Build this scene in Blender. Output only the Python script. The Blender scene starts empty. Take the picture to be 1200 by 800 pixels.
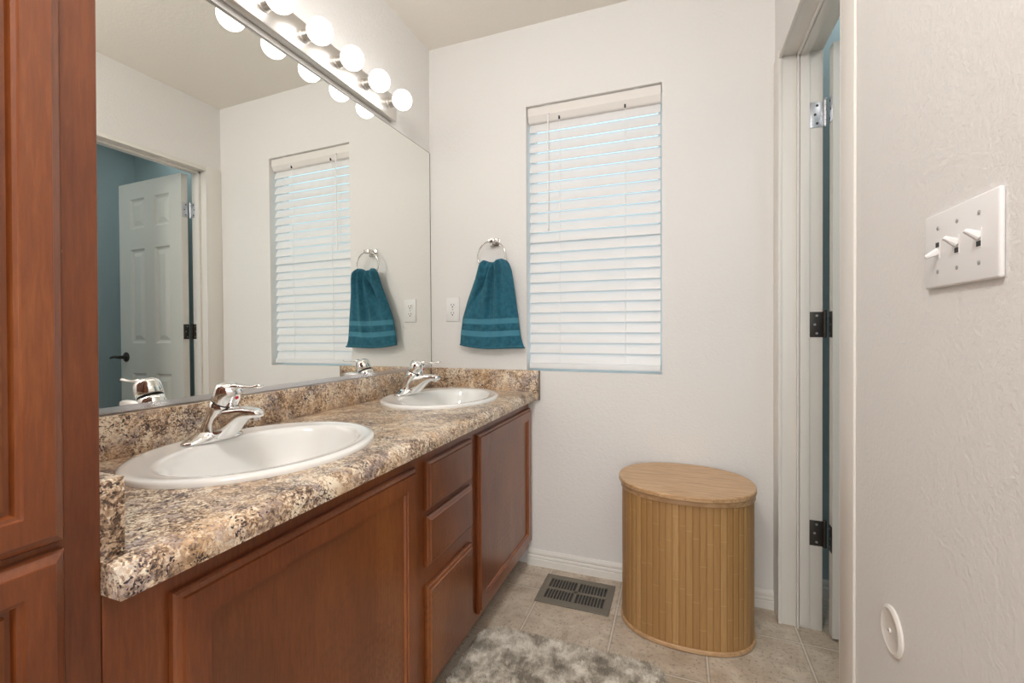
import bpy, bmesh, math, random
from mathutils import Vector, Matrix

# ------------------------------------------------------------------ camera, world, lights
scene = bpy.context.scene
COL = scene.collection
PI = math.pi
random.seed(7)

def camera():
    yaw, pitch, roll = 0.3596, -0.0064, -0.0030
    cy, sy = math.cos(yaw), math.sin(yaw)
    f = Vector((-sy*math.cos(pitch), cy*math.cos(pitch), math.sin(pitch)))
    r = Vector((cy, sy, 0.0)); u = r.cross(f)
    r2 = r*math.cos(roll)+u*math.sin(roll); u2 = -r*math.sin(roll)+u*math.cos(roll)
    cam = bpy.data.cameras.new('camera'); cam.sensor_width = 36.0
    cam.lens = 532.11/1200*36.0
    cam.shift_x = 5.43/1200; cam.shift_y = -8.72/1200
    cam.clip_start = 0.02; cam.clip_end = 100
    o = bpy.data.objects.new('camera', cam); COL.objects.link(o)
    m = Matrix((r2, u2, -f)).transposed().to_4x4()
    m.translation = Vector((1.1475, 0.0, 1.058))
    o.matrix_world = m
    scene.camera = o
camera()

BULB = 4.8          # glow of the vanity bulbs
FRONT_FILL = 58.0       # added frontal fill from the unseen bedroom behind the camera (W)
BEDFILL = 20.0
TOILET_FILL = 4.0
TOP_FILL = 17.5      # added fill, out of view above the camera (W)         # line above: added fill for the little room behind the door (W)
SKY = 1.5
w = bpy.data.worlds.new('world'); scene.world = w; w.use_nodes = True
wn = w.node_tree.nodes; wl_ = w.node_tree.links
bg = wn['Background']; bg.inputs[0].default_value = (0.68, 0.88, 0.98, 1); bg.inputs[1].default_value = SKY
scene.view_settings.view_transform = 'Standard'
try: scene.view_settings.look = 'None'
except Exception: pass
scene.view_settings.gamma = 1.0
scene.view_settings.use_curve_mapping = False
scene.view_settings.exposure = 0.0
scene.cycles.max_bounces = 14
scene.cycles.diffuse_bounces = 8
scene.cycles.glossy_bounces = 8
scene.cycles.sample_clamp_indirect = 12.0

def area_light(name, loc, direction, sx, sy_, power, color):
    l = bpy.data.lights.new(name, 'AREA'); l.shape = 'RECTANGLE'; l.size = sx; l.size_y = sy_
    l.energy = power; l.color = color
    o = bpy.data.objects.new(name, l); COL.objects.link(o)
    o.location = loc
    o.rotation_euler = Vector(direction).to_track_quat('-Z', 'Y').to_euler()
    return o
area_light('bedroom_front_fill', (1.0, -3.85, 1.5), (0, 1, -0.05), 1.9, 1.5, FRONT_FILL, (0.96, 0.98, 1.0))  # added fill standing in for daylight; no window behind it
area_light('bedroom_overhead_fill', (0.9, -2.2, 2.40), (0, 0, -1), 0.5, 0.5, BEDFILL, (1.0, 0.95, 0.88))  # added overhead fill in the unseen bedroom
pl = bpy.data.lights.new('bathroom_overhead_fill', 'POINT'); pl.energy = TOP_FILL*2; pl.shadow_soft_size = 0.14; pl.color = (1.0, 0.985, 0.965)  # invented fill near the camera, brightens walls, floor and ceiling
po = bpy.data.objects.new('bathroom_overhead_fill', pl); COL.objects.link(po); po.location = (0.85, 0.05, 2.12)
area_light('toilet_room_overhead_fill', (2.12, 1.0, 2.40), (0, 0, -1), 0.6, 0.6, TOILET_FILL, (1.0, 0.98, 0.95))  # added fill, lifts the dark room behind the door
area_light('door_gap_fill', (1.95, 1.99, 2.42), (0, 0, -1), 0.5, 0.12, 1.2, (0.9, 0.96, 1.0))  # added to brighten the hinge gap between door leaf and far wall
area_light('toilet_room_side_fill', (2.42, 0.415, 1.45), (0, 1, 0), 0.38, 1.3, TOILET_FILL*0.3, (0.78, 0.91, 1.0))  # added bluish fill on the unseen near wall; no window there

# ------------------------------------------------------------------ dimensions
D = 1.967      # far wall
W = 1.491      # right wall
H = 2.44
YS = 0.330     # where the tall cabinet ends and the worktop begins
YN = -1.15     # near wall
XF = 0.511     # face frames
XD = 0.529     # door faces
CT = 0.787     # worktop height
XO = 1.617     # outer face of the right wall

# ------------------------------------------------------------------ materials
def mat(name):
    m = bpy.data.materials.new(name); m.use_nodes = True
    nt = m.node_tree
    return m, nt, nt.nodes['Principled BSDF']
def N(nt, t, **kw):
    n = nt.nodes.new(t)
    for k, v in kw.items():
        if k in n.inputs: n.inputs[k].default_value = v
        else: setattr(n, k, v)
    return n
def ramp(nt, stops, fac, interp='LINEAR'):
    r = nt.nodes.new('ShaderNodeValToRGB'); r.color_ramp.interpolation = interp
    e = r.color_ramp.elements
    while len(e) < len(stops): e.new(0.5)
    for i, (p, c) in enumerate(stops):
        e[i].position = p; e[i].color = (*c, 1) if len(c) == 3 else c
    nt.links.new(fac, r.inputs[0]); return r.outputs[0]
def coords(nt, scale=(1, 1, 1), rot=(0, 0, 0), kind='Object', loc=(0, 0, 0)):
    tc = nt.nodes.new('ShaderNodeTexCoord'); mp = nt.nodes.new('ShaderNodeMapping')
    mp.inputs['Scale'].default_value = scale; mp.inputs['Rotation'].default_value = rot
    mp.inputs['Location'].default_value = loc
    nt.links.new(tc.outputs[kind], mp.inputs[0]); return mp.outputs[0]
def noise(nt, vec, scale, detail=4, rough=0.5, dist=0.0):
    n = nt.nodes.new('ShaderNodeTexNoise'); n.inputs['Scale'].default_value = scale
    n.inputs['Detail'].default_value = detail; n.inputs['Roughness'].default_value = rough
    n.inputs['Distortion'].default_value = dist
    nt.links.new(vec, n.inputs['Vector']); return n.outputs['Fac']
def mix(nt, fac, a, b, mode='MIX'):
    m = nt.nodes.new('ShaderNodeMix'); m.data_type = 'RGBA'; m.blend_type = mode
    for s, v in ((m.inputs[0], fac), (m.inputs[6], a), (m.inputs[7], b)):
        if hasattr(v, 'is_output'): nt.links.new(v, s)
        elif isinstance(v, (int, float)): s.default_value = v
        else: s.default_value = (*v, 1)
    return m.outputs[2]
def math_(nt, op, a, b=None):
    m = nt.nodes.new('ShaderNodeMath'); m.operation = op
    for i, v in enumerate((a, b)):
        if v is None: continue
        if hasattr(v, 'is_output'): nt.links.new(v, m.inputs[i])
        else: m.inputs[i].default_value = v
    return m.outputs[0]
def bump(nt, bsdf, h, strength, dist=0.01):
    b = nt.nodes.new('ShaderNodeBump'); b.inputs['Strength'].default_value = strength
    b.inputs['Distance'].default_value = dist
    nt.links.new(h, b.inputs['Height']); nt.links.new(b.outputs[0], bsdf.inputs['Normal'])
def plain(name, col, rough=0.5, metal=0.0, spec=None, coat=0.0):
    m, nt, b = mat(name)
    b.inputs['Base Color'].default_value = (*col, 1); b.inputs['Roughness'].default_value = rough
    b.inputs['Metallic'].default_value = metal
    if coat: b.inputs['Coat Weight'].default_value = coat; b.inputs['Coat Roughness'].default_value = 0.12
    v = coords(nt); n = noise(nt, v, 9, 3)
    r = nt.nodes.new('ShaderNodeMapRange'); r.inputs['To Min'].default_value = max(0, rough-0.04); r.inputs['To Max'].default_value = rough+0.04
    nt.links.new(n, r.inputs['Value']); 
    if rough > 0.1: nt.links.new(r.outputs[0], b.inputs['Roughness'])
    return m
def wall_paint(name, col, strength=0.27):
    m, nt, b = mat(name)
    b.inputs['Base Color'].default_value = (*col, 1); b.inputs['Roughness'].default_value = 0.62
    v = coords(nt)
    n1 = noise(nt, v, 170, 3, 0.55); n2 = noise(nt, v, 75, 2, 0.5)
    h = math_(nt, 'ADD', n1, math_(nt, 'MULTIPLY', n2, 0.8))
    bump(nt, b, h, strength, 0.004)
    return m
M = {}
M['wall'] = wall_paint('wall_paint', (0.770, 0.761, 0.745))
M['ceiling'] = wall_paint('ceiling_paint', (0.80, 0.765, 0.71), 0.2)
M['blue_wall'] = wall_paint('blue_grey_paint', (0.37, 0.46, 0.475), 0.25)
M['trim'] = plain('white_trim_paint', (0.76, 0.74, 0.70), 0.38)
M['door'] = plain('white_door_paint', (0.72, 0.72, 0.68), 0.42)
M['white_plastic'] = plain('white_plastic', (0.80, 0.80, 0.80), 0.3)
M['slot'] = plain('dark_slot', (0.03, 0.03, 0.03), 0.6)
M['grey_metal'] = plain('grey_screw', (0.45, 0.45, 0.45), 0.4, 0.8)
M['chrome'] = plain('polished_chrome', (0.90, 0.90, 0.90), 0.05, 1.0)
M['nickel'] = plain('brushed_nickel', (0.62, 0.60, 0.57), 0.2, 1.0)
M['satin'] = plain('satin_chrome', (0.66, 0.64, 0.61), 0.34, 1.0)
M['hinge_silver'] = plain('zinc_hinge', (0.62, 0.64, 0.68), 0.35, 0.9)
M['bronze'] = plain('dark_bronze', (0.07, 0.065, 0.06), 0.42, 0.7)
M['black_seam'] = plain('black_rubber', (0.02, 0.02, 0.02), 0.5)
M['red'] = plain('red_dot', (0.6, 0.02, 0.04), 0.35)
M['porcelain'] = plain('white_porcelain', (0.87, 0.87, 0.85), 0.09, 0.0, coat=0.5)
M['aluminium'] = plain('aluminium_channel', (0.72, 0.73, 0.76), 0.22, 0.95)
M['blind'] = plain('white_vinyl_slat', (0.78, 0.785, 0.79), 0.4)
M['headrail'] = plain('white_headrail', (0.78, 0.75, 0.72), 0.4)
M['register'] = plain('taupe_register_metal', (0.195, 0.175, 0.14), 0.45, 0.2)
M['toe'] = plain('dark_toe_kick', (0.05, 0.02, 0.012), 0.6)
M['vinyl_frame'] = plain('vinyl_window_frame', (0.82, 0.82, 0.82), 0.4)
M['edge_cap'] = plain('laminate_edge_cap', (0.20, 0.155, 0.115), 0.45)
M['carpet'] = plain('bedroom_carpet', (0.45, 0.40, 0.34), 0.9)
M['cord'] = plain('white_cord', (0.88, 0.88, 0.88), 0.6)

def mk_mirror():
    m, nt, b = mat('mirror_silver')
    b.inputs['Base Color'].default_value = (0.90, 0.915, 0.885, 1); b.inputs['Metallic'].default_value = 1
    b.inputs['Roughness'].default_value = 0.0
    return m
M['mirror'] = mk_mirror()
M['mirror_edge'] = plain('mirror_edge_dark', (0.16, 0.15, 0.13), 0.3)

def mk_bulb():
    m, nt, b = mat('lit_white_globe')
    b.inputs['Base Color'].default_value = (1, 1, 1, 1)
    b.inputs['Emission Color'].default_value = (1.0, 0.965, 0.925, 1); b.inputs['Emission Strength'].default_value = BULB
    return m
M['bulb'] = mk_bulb()

def mk_glass():
    m, nt, b = mat('window_glass')
    nt.nodes.remove(b); out = nt.nodes['Material Output']
    t = nt.nodes.new('ShaderNodeBsdfTransparent'); t.inputs[0].default_value = (0.93, 0.97, 0.97, 1)
    g = nt.nodes.new('ShaderNodeBsdfGlossy'); g.inputs['Roughness'].default_value = 0.02
    x = nt.nodes.new('ShaderNodeMixShader'); x.inputs[0].default_value = 0.06
    nt.links.new(t.outputs[0], x.inputs[1]); nt.links.new(g.outputs[0], x.inputs[2])
    nt.links.new(x.outputs[0], out.inputs[0]); return m
M['glass'] = mk_glass()

def mk_wood(name, dark, mid, light, rough=0.30, grain=(9, 9, 0.9), figure=False, chips=False):
    m, nt, b = mat(name)
    v = coords(nt, grain)
    big = noise(nt, coords(nt, (1, 1, 0.35)), 5, 3, 0.5, 0.6)
    fine = noise(nt, v, 22, 5, 0.65, 0.3)
    f = math_(nt, 'ADD', math_(nt, 'MULTIPLY', big, 0.62), math_(nt, 'MULTIPLY', fine, 0.38))
    c = ramp(nt, [(0.30, dark), (0.52, mid), (0.75, light)], f)
    if figure:
        wv = nt.nodes.new('ShaderNodeTexWave'); wv.wave_type = 'BANDS'; wv.bands_direction = 'Z'
        wv.inputs['Scale'].default_value = 26; wv.inputs['Distortion'].default_value = 9; wv.inputs['Detail'].default_value = 3
        wv.inputs['Detail Scale'].default_value = 1.4
        nt.links.new(coords(nt, (1, 2.2, 0.5)), wv.inputs['Vector'])
        msk = ramp(nt, [(0.42, (0, 0, 0)), (0.62, (1, 1, 1))], noise(nt, coords(nt), 6, 2))
        dk = mix(nt, math_(nt, 'MULTIPLY', ramp(nt, [(0.55, (0, 0, 0)), (0.9, (1, 1, 1))], wv.outputs['Fac']), math_(nt, 'MULTIPLY', msk, 0.35)), c, dark)
        c = dk
    if chips:
        vo = nt.nodes.new('ShaderNodeTexVoronoi'); vo.inputs['Scale'].default_value = 30
        nt.links.new(coords(nt, (1, 1.0, 0.6)), vo.inputs['Vector'])
        spot = ramp(nt, [(0.045, (1, 1, 1)), (0.075, (0, 0, 0))], vo.outputs['Distance'])
        area = ramp(nt, [(0.42, (0, 0, 0)), (0.46, (1, 1, 1))], noise(nt, coords(nt), 4.2, 2))
        c = mix(nt, math_(nt, 'MULTIPLY', spot, area), c, (0.72, 0.50, 0.40))
    nt.links.new(c, b.inputs['Base Color'])
    b.inputs['Roughness'].default_value = rough
    b.inputs['Coat Weight'].default_value = 0.35; b.inputs['Coat Roughness'].default_value = 0.18
    bump(nt, b, fine, 0.05, 0.002)
    return m
WD, WM_, WL = (0.105, 0.024, 0.006), (0.200, 0.054, 0.0135), (0.33, 0.108, 0.029)
M['cherry'] = mk_wood('cherry_stained_wood', WD, WM_, WL)
M['cherry_worn'] = mk_wood('cherry_stained_worn_wood', WD, WM_, WL, chips=True)
M['cherry_panel'] = mk_wood('cherry_stained_panel', (0.105, 0.026, 0.006), (0.195, 0.056, 0.0135), (0.33, 0.118, 0.032), figure=True)
M['cherry_h'] = mk_wood('cherry_stained_wood_across', WD, WM_, WL, grain=(9, 0.9, 9))

def mk_granite():
    m, nt, b = mat('brown_granite_laminate')
    v0 = coords(nt)
    wv = nt.nodes.new('ShaderNodeTexNoise'); wv.inputs['Scale'].default_value = 60; wv.inputs['Detail'].default_value = 3
    nt.links.new(v0, wv.inputs['Vector'])
    ad = nt.nodes.new('ShaderNodeVectorMath'); ad.operation = 'MULTIPLY_ADD'; ad.inputs[1].default_value = (0.012, 0.012, 0.012)
    nt.links.new(wv.outputs['Color'], ad.inputs[0]); nt.links.new(v0, ad.inputs[2]); v = ad.outputs[0]
    def cells(sc):
        vo = nt.nodes.new('ShaderNodeTexVoronoi'); vo.inputs['Scale'].default_value = sc
        nt.links.new(v, vo.inputs['Vector'])
        sp = nt.nodes.new('ShaderNodeSeparateColor'); nt.links.new(vo.outputs['Color'], sp.inputs[0])
        return sp.outputs[0], sp.outputs[1]
    big, big2 = cells(150); sm, sm2 = cells(360)
    low = noise(nt, v0, 13, 5, 0.65, 0.4)
    f = math_(nt, 'ADD', math_(nt, 'MULTIPLY', big, 0.30), math_(nt, 'MULTIPLY', sm, 0.30))
    f = math_(nt, 'ADD', f, math_(nt, 'MULTIPLY', low, 1.0))
    c = ramp(nt, [(0.53, (0.055, 0.035, 0.028)), (0.62, (0.17, 0.105, 0.068)), (0.72, (0.36, 0.240, 0.155)), (0.83, (0.58, 0.435, 0.305)), (0.97, (0.82, 0.73, 0.58))], f)
    grey = noise(nt, coords(nt, loc=(2, 9, 4)), 20, 3, 0.5, 0.5)
    c = mix(nt, math_(nt, 'MULTIPLY', ramp(nt, [(0.50, (0, 0, 0)), (0.62, (0.75, 0.75, 0.75))], grey), big2), c, (0.36, 0.30, 0.30))
    orange = noise(nt, coords(nt, loc=(3, 1, 5)), 8, 3)
    c = mix(nt, math_(nt, 'MULTIPLY', ramp(nt, [(0.46, (0, 0, 0)), (0.66, (0.8, 0.8, 0.8))], orange), sm2), c, (0.66, 0.42, 0.22))
    clus = noise(nt, coords(nt, loc=(1, 8, 3)), 26, 3, 0.6)
    dkf = ramp(nt, [(0.83, (0, 0, 0)), (0.88, (1, 1, 1))], math_(nt, 'ADD', math_(nt, 'MULTIPLY', sm2, 0.45), math_(nt, 'MULTIPLY', clus, 0.85)))
    c = mix(nt, dkf, c, (0.045, 0.030, 0.034))
    nt.links.new(c, b.inputs['Base Color']); b.inputs['Roughness'].default_value = 0.30
    b.inputs['Coat Weight'].default_value = 0.15; b.inputs['Coat Roughness'].default_value = 0.2
    return m
M['granite'] = mk_granite()

def mk_floor():
    m, nt, b = mat('stone_look_tile')
    v = coords(nt)
    sx = nt.nodes.new('ShaderNodeSeparateXYZ'); nt.links.new(v, sx.inputs[0])
    T = 0.3045
    def axis(o, off):
        a = math_(nt, 'ADD', o, 10*T-off); a = math_(nt, 'DIVIDE', a, T)
        fr = math_(nt, 'FRACT', a); fl = math_(nt, 'FLOOR', a)
        d = math_(nt, 'ABSOLUTE', math_(nt, 'SUBTRACT', math_(nt, 'FRACT', math_(nt, 'ADD', fr, 0.5)), 0.5))
        return math_(nt, 'MULTIPLY', d, T), fl
    dx, ix = axis(sx.outputs[0], 0.625); dy, iy = axis(sx.outputs[1], 1.778-0.3045*5)
    d = math_(nt, 'MINIMUM', dx, dy)
    cmb = nt.nodes.new('ShaderNodeCombineXYZ'); nt.links.new(ix, cmb.inputs[0]); nt.links.new(iy, cmb.inputs[1])
    wn_ = nt.nodes.new('ShaderNodeTexWhiteNoise'); nt.links.new(cmb.outputs[0], wn_.inputs['Vector'])
    base = noise(nt, v, 11, 6, 0.62, 0.6)
    c = ramp(nt, [(0.30, (0.42, 0.34, 0.25)), (0.48, (0.56, 0.48, 0.385)), (0.62, (0.66, 0.585, 0.485)), (0.8, (0.75, 0.68, 0.575))], base)
    pink = noise(nt, coords(nt, loc=(2, 6, 0)), 7, 3)
    c = mix(nt, ramp(nt, [(0.48, (0, 0, 0)), (0.7, (0.45, 0.45, 0.45))], pink), c, (0.55, 0.425, 0.32))
    c = mix(nt, math_(nt, 'MULTIPLY', wn_.outputs['Value'], 0.22), c, (0.42, 0.35, 0.28))
    pit = noise(nt, coords(nt, loc=(5, 1, 0)), 85, 6, 0.8, 0.0)
    c = mix(nt, ramp(nt, [(0.55, (0, 0, 0)), (0.60, (0.85, 0.85, 0.85))], pit), c, (0.25, 0.21, 0.17))
    g = ramp(nt, [(0.0, (1, 1, 1)), (0.0018, (1, 1, 1)), (0.0026, (0, 0, 0))], d)
    side = math_(nt, 'SUBTRACT', ramp(nt, [(0.0045, (1, 1, 1)), (0.006, (0, 0, 0))], d), g)
    c = mix(nt, math_(nt, 'MULTIPLY', side, 0.55), c, (0.27, 0.225, 0.18))
    c = mix(nt, math_(nt, 'MULTIPLY', g, 0.9), c, (0.74, 0.69, 0.61))
    nt.links.new(c, b.inputs['Base Color']); b.inputs['Roughness'].default_value = 0.42
    h = math_(nt, 'SUBTRACT', math_(nt, 'MULTIPLY', base, 0.3), math_(nt, 'ADD', math_(nt, 'MULTIPLY', side, 0.5), math_(nt, 'MULTIPLY', pit, 0.1)))
    bump(nt, b, h, 0.35, 0.003)
    return m
M['floor'] = mk_floor()

def mk_bamboo():
    m, nt, b = mat('bamboo_slats')
    tc = nt.nodes.new('ShaderNodeTexCoord'); sx = nt.nodes.new('ShaderNodeSeparateXYZ'); nt.links.new(tc.outputs['UV'], sx.inputs[0])
    fl = math_(nt, 'FLOOR', math_(nt, 'ADD', sx.outputs[0], 0.001))
    wn_ = nt.nodes.new('ShaderNodeTexWhiteNoise'); wn_.noise_dimensions = '1D'; nt.links.new(fl, wn_.inputs['W'])
    fine = noise(nt, coords(nt, (14, 14, 0.8)), 16, 4, 0.6)
    c = ramp(nt, [(0.0, (0.36, 0.195, 0.070)), (0.5, (0.42, 0.240, 0.090)), (1.0, (0.50, 0.300, 0.125))], wn_.outputs['Value'])
    c = mix(nt, ramp(nt, [(0.4, (0, 0, 0)), (0.75, (0.6, 0.6, 0.6))], fine), c, (0.30, 0.155, 0.055))
    # bamboo nodes: short rings at a height of their own on every slat
    cm = nt.nodes.new('ShaderNodeCombineXYZ'); nt.links.new(fl, cm.inputs[0])
    zz = math_(nt, 'FRACT', math_(nt, 'ADD', math_(nt, 'MULTIPLY', sx.outputs[1], 2.3), math_(nt, 'MULTIPLY', wn_.outputs['Value'], 7.7)))
    nd = ramp(nt, [(0.0, (1, 1, 1)), (0.018, (0, 0, 0))], zz)
    c = mix(nt, math_(nt, 'MULTIPLY', nd, 0.4), c, (0.66, 0.46, 0.22))
    fr = math_(nt, 'FRACT', math_(nt, 'ADD', sx.outputs[0], 0.001))
    e = math_(nt, 'ABSOLUTE', math_(nt, 'SUBTRACT', fr, 0.5))
    gap = ramp(nt, [(0.44, (0, 0, 0)), (0.495, (1, 1, 1))], e)
    c = mix(nt, math_(nt, 'MULTIPLY', gap, 0.75), c, (0.13, 0.06, 0.02))
    nt.links.new(c, b.inputs['Base Color']); b.inputs['Roughness'].default_value = 0.42
    return m
M['bamboo'] = mk_bamboo()
def mk_lidwood():
    m, nt, b = mat('bamboo_lid')
    v = coords(nt, (1.2, 12, 8))
    f = noise(nt, v, 9, 5, 0.6, 0.2)
    c = ramp(nt, [(0.3, (0.40, 0.225, 0.105)), (0.5, (0.53, 0.33, 0.175)), (0.75, (0.64, 0.43, 0.25))], f)
    nt.links.new(c, b.inputs['Base Color']); b.inputs['Roughness'].default_value = 0.36
    return m
M['bamboo_lid'] = mk_lidwood()

def mk_towel():
    m, nt, b = mat('teal_terry')
    tc = nt.nodes.new('ShaderNodeTexCoord'); sx = nt.nodes.new('ShaderNodeSeparateXYZ'); nt.links.new(tc.outputs['UV'], sx.inputs[0])
    t = sx.outputs[1]
    band = ramp(nt, [(0.0, (0, 0, 0)), (0.667, (0, 0, 0)), (0.672, (1, 1, 1)), (0.728, (1, 1, 1)), (0.733, (0, 0, 0)), (0.805, (0, 0, 0)), (0.81, (1, 1, 1)), (0.868, (1, 1, 1)), (0.873, (0, 0, 0)), (0.975, (0, 0, 0)), (0.98, (0.8, 0.8, 0.8))], t)
    n = noise(nt, coords(nt), 60, 4, 0.6)
    n2 = noise(nt, coords(nt), 420, 2, 0.6)
    c = ramp(nt, [(0.3, (0.008, 0.085, 0.135)), (0.7, (0.022, 0.150, 0.225))], n)
    c = mix(nt, band, c, (0.055, 0.215, 0.30))
    nt.links.new(c, b.inputs['Base Color']); b.inputs['Roughness'].default_value = 0.9
    b.inputs['Sheen Weight'].default_value = 0.2; b.inputs['Sheen Roughness'].default_value = 0.5
    b.inputs['Sheen Tint'].default_value = (0.3, 0.75, 0.85, 1)
    h = math_(nt, 'ADD', math_(nt, 'MULTIPLY', n2, math_(nt, 'SUBTRACT', 1.0, band)), math_(nt, 'MULTIPLY', n, 0.5))
    bump(nt, b, h, 0.7, 0.004)
    return m
M['towel'] = mk_towel()
def mk_rug(name, tuft):
    m, nt, b = mat(name)
    v = coords(nt)
    f = noise(nt, v, 13.0, 5, 0.62, 0.2)
    f2 = noise(nt, v, 60, 3, 0.6)
    f = math_(nt, 'ADD', math_(nt, 'MULTIPLY', f, 0.75), math_(nt, 'MULTIPLY', f2, 0.25))
    c = ramp(nt, [(0.42, (0.31, 0.27, 0.215)), (0.50, (0.58, 0.53, 0.455)), (0.58, (0.86, 0.825, 0.76))], f)
    nt.links.new(c, b.inputs['Base Color']); b.inputs['Roughness'].default_value = 0.95
    b.inputs['Sheen Weight'].default_value = 0.4
    return m
M['rug'] = mk_rug('grey_shag', False)

# ------------------------------------------------------------------ helpers
BASE = {}
def box(bm, x0, x1, y0, y1, z0, z1, bev=0.0, seg=2):
    b = bmesh.new()
    vs = [b.verts.new((x, y, z)) for x in (x0, x1) for y in (y0, y1) for z in (z0, z1)]
    for f in ((0, 1, 3, 2), (4, 6, 7, 5), (0, 4, 5, 1), (2, 3, 7, 6), (0, 2, 6, 4), (1, 5, 7, 3)):
        b.faces.new([vs[i] for i in f])
    if bev: bmesh.ops.bevel(b, geom=list(b.edges), offset=bev, segments=seg, profile=0.5, affect='EDGES')
    merge(bm, b)
def merge(bm, b):
    me = bpy.data.meshes.new('tmp'); b.to_mesh(me); b.free(); bm.from_mesh(me); bpy.data.meshes.remove(me)
def frame_of(d):
    d = Vector(d).normalized(); a = Vector((0, 0, 1)) if abs(d.z) < 0.9 else Vector((1, 0, 0))
    u = d.cross(a).normalized(); return u, d.cross(u).normalized()
def loft(bm, rings, cap0=True, cap1=True, closed=True):
    rv = [[bm.verts.new(p) for p in r] for r in rings]
    n = len(rv[0])
    for a, b in zip(rv, rv[1:]):
        for i in range(n if closed else n-1):
            j = (i+1) % n
            bm.faces.new((a[i], a[j], b[j], b[i]))
    if cap0: bm.faces.new(list(reversed(rv[0])))
    if cap1: bm.faces.new(rv[-1])
    return rv
def tube(bm, pts, rad, n=12, cap=True, closed=False):
    pts = [Vector(p) for p in pts]
    rads = rad if isinstance(rad, (list, tuple)) else [rad]*len(pts)
    rings = []; u = None
    for i, p in enumerate(pts):
        if closed: d = pts[(i+1) % len(pts)]-pts[i-1]
        else: d = pts[min(i+1, len(pts)-1)]-pts[max(i-1, 0)]
        d.normalize()
        if u is None: u, v = frame_of(d)
        else:
            u = (u-d*u.dot(d)).normalized(); v = d.cross(u).normalized()
        rings.append([p+(u*math.cos(2*PI*k/n)+v*math.sin(2*PI*k/n))*rads[i] for k in range(n)])
    if closed: rings.append(rings[0])
    loft(bm, rings, cap and not closed, cap and not closed)
def cyl(bm, p, d, r, L, n=24, r2=None):
    p = Vector(p); d = Vector(d).normalized(); r2 = r if r2 is None else r2
    u, v = frame_of(d)
    rg = lambda q, s: [q+(u*math.cos(2*PI*k/n)+v*math.sin(2*PI*k/n))*s for k in range(n)]
    loft(bm, [rg(p, r), rg(p+d*L, r2)])
def lathe(bm, p, d, prof, n=28):   # prof: (distance along d, radius)
    p = Vector(p); d = Vector(d).normalized(); u, v = frame_of(d)
    rings = [[p+d*t+(u*math.cos(2*PI*k/n)+v*math.sin(2*PI*k/n))*max(r, 1e-5) for k in range(n)] for t, r in prof]
    loft(bm, rings)
def obj(name, bm, m, parent=None, smooth=False, bevel=0.0, base=None):
    bmesh.ops.recalc_face_normals(bm, faces=bm.faces)
    b = BASE.get(parent.name, Vector()) if parent else (Vector(base) if base else Vector())
    if b.length: bmesh.ops.translate(bm, verts=bm.verts, vec=-b)
    me = bpy.data.meshes.new(name); bm.to_mesh(me); bm.free()
    me.materials.append(M[m] if isinstance(m, str) else m)
    o = bpy.data.objects.new(name, me); COL.objects.link(o)
    if parent: o.parent = parent
    elif b.length: o.location = b
    BASE[o.name] = b.copy()
    if smooth:
        for p in me.polygons: p.use_smooth = True
        if smooth != 'all':
            me.set_sharp_from_angle(angle=math.radians(38))
    if bevel:
        md = o.modifiers.new('bevel', 'BEVEL'); md.width = bevel; md.segments = 2; md.limit_method = 'ANGLE'; md.angle_limit = math.radians(40)
    return o
def thing(name, label, cat, base, group=None):
    o = bpy.data.objects.new(name, None); COL.objects.link(o); o.location = base
    o.empty_display_size = 0.05
    BASE[o.name] = Vector(base); o['label'] = label; o['category'] = cat
    if group: o['group'] = group
    return o
def tag(o, label, cat, group=None):
    o['label'] = label; o['category'] = cat
    if group: o['group'] = group
    return o
def struct(name, bm, m, smooth=False, bevel=0.0, parent=None):
    o = obj(name, bm, m, parent, smooth, bevel)
    if not parent: o['kind'] = 'structure'
    return o
def B(): return bmesh.new()
def bxo(name, dims, m, parent=None, bev=0.0):
    b = B(); box(b, *dims, bev); return obj(name, b, m, parent, smooth=bool(bev))

# ------------------------------------------------------------------ the room
bm = B(); box(bm, -0.12, 3.2, YN-0.05, 2.15, -0.05, 0.0); struct('floor', bm, 'floor')
bm = B(); box(bm, -0.15, 3.2, YN-0.10, 2.15, H, H+0.05); struct('ceiling', bm, 'ceiling')
# left wall runs very slightly out of square, the mirror follows it
def slant_wall():
    b = B(); xa, xb = -0.022, 0.0
    for (y0, y1) in ((YN, D+0.12),):
        xs = lambda y: xb + (y-D)*0.0085 if y < D else xb
        vs = []
        for z in (0, H):
            vs.append([b.verts.new(p) for p in ((-0.12, y0, z), (xs(y0), y0, z), (xs(D), D, z), (xs(D), y1, z), (-0.12, y1, z))])
        n = 5
        for i in range(n):
            j = (i+1) % n; b.faces.new((vs[0][i], vs[0][j], vs[1][j], vs[1][i]))
        b.faces.new(vs[0]); b.faces.new(vs[1])
    return b
struct('wall_left', slant_wall(), 'wall')
WX0, WX1, WZ0, WZ1 = 0.5013, 1.0862, 0.877, 2.0756
bm = B()
box(bm, 0, WX0, D, D+0.13, 0, H); box(bm, WX1, XO, D, D+0.13, 0, H)
box(bm, WX0, WX1, D, D+0.13, 0, WZ0); box(bm, WX0, WX1, D, D+0.13, WZ1, H)
bmesh.ops.remove_doubles(bm, verts=bm.verts, dist=1e-5)
struct('wall_far', bm, 'wall')

JY = 1.875   # hinge side of the opening
NY = 1.207   # near side of the opening
ZO = 2.036   # top of the opening
bm = B()
box(bm, W, XO, JY+0.018, D, 0, H); box(bm, W, XO, YN, NY-0.018, 0, H); box(bm, W, XO, NY-0.018, JY+0.018, ZO+0.018, H)
struct('wall_right', bm, 'wall')
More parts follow.
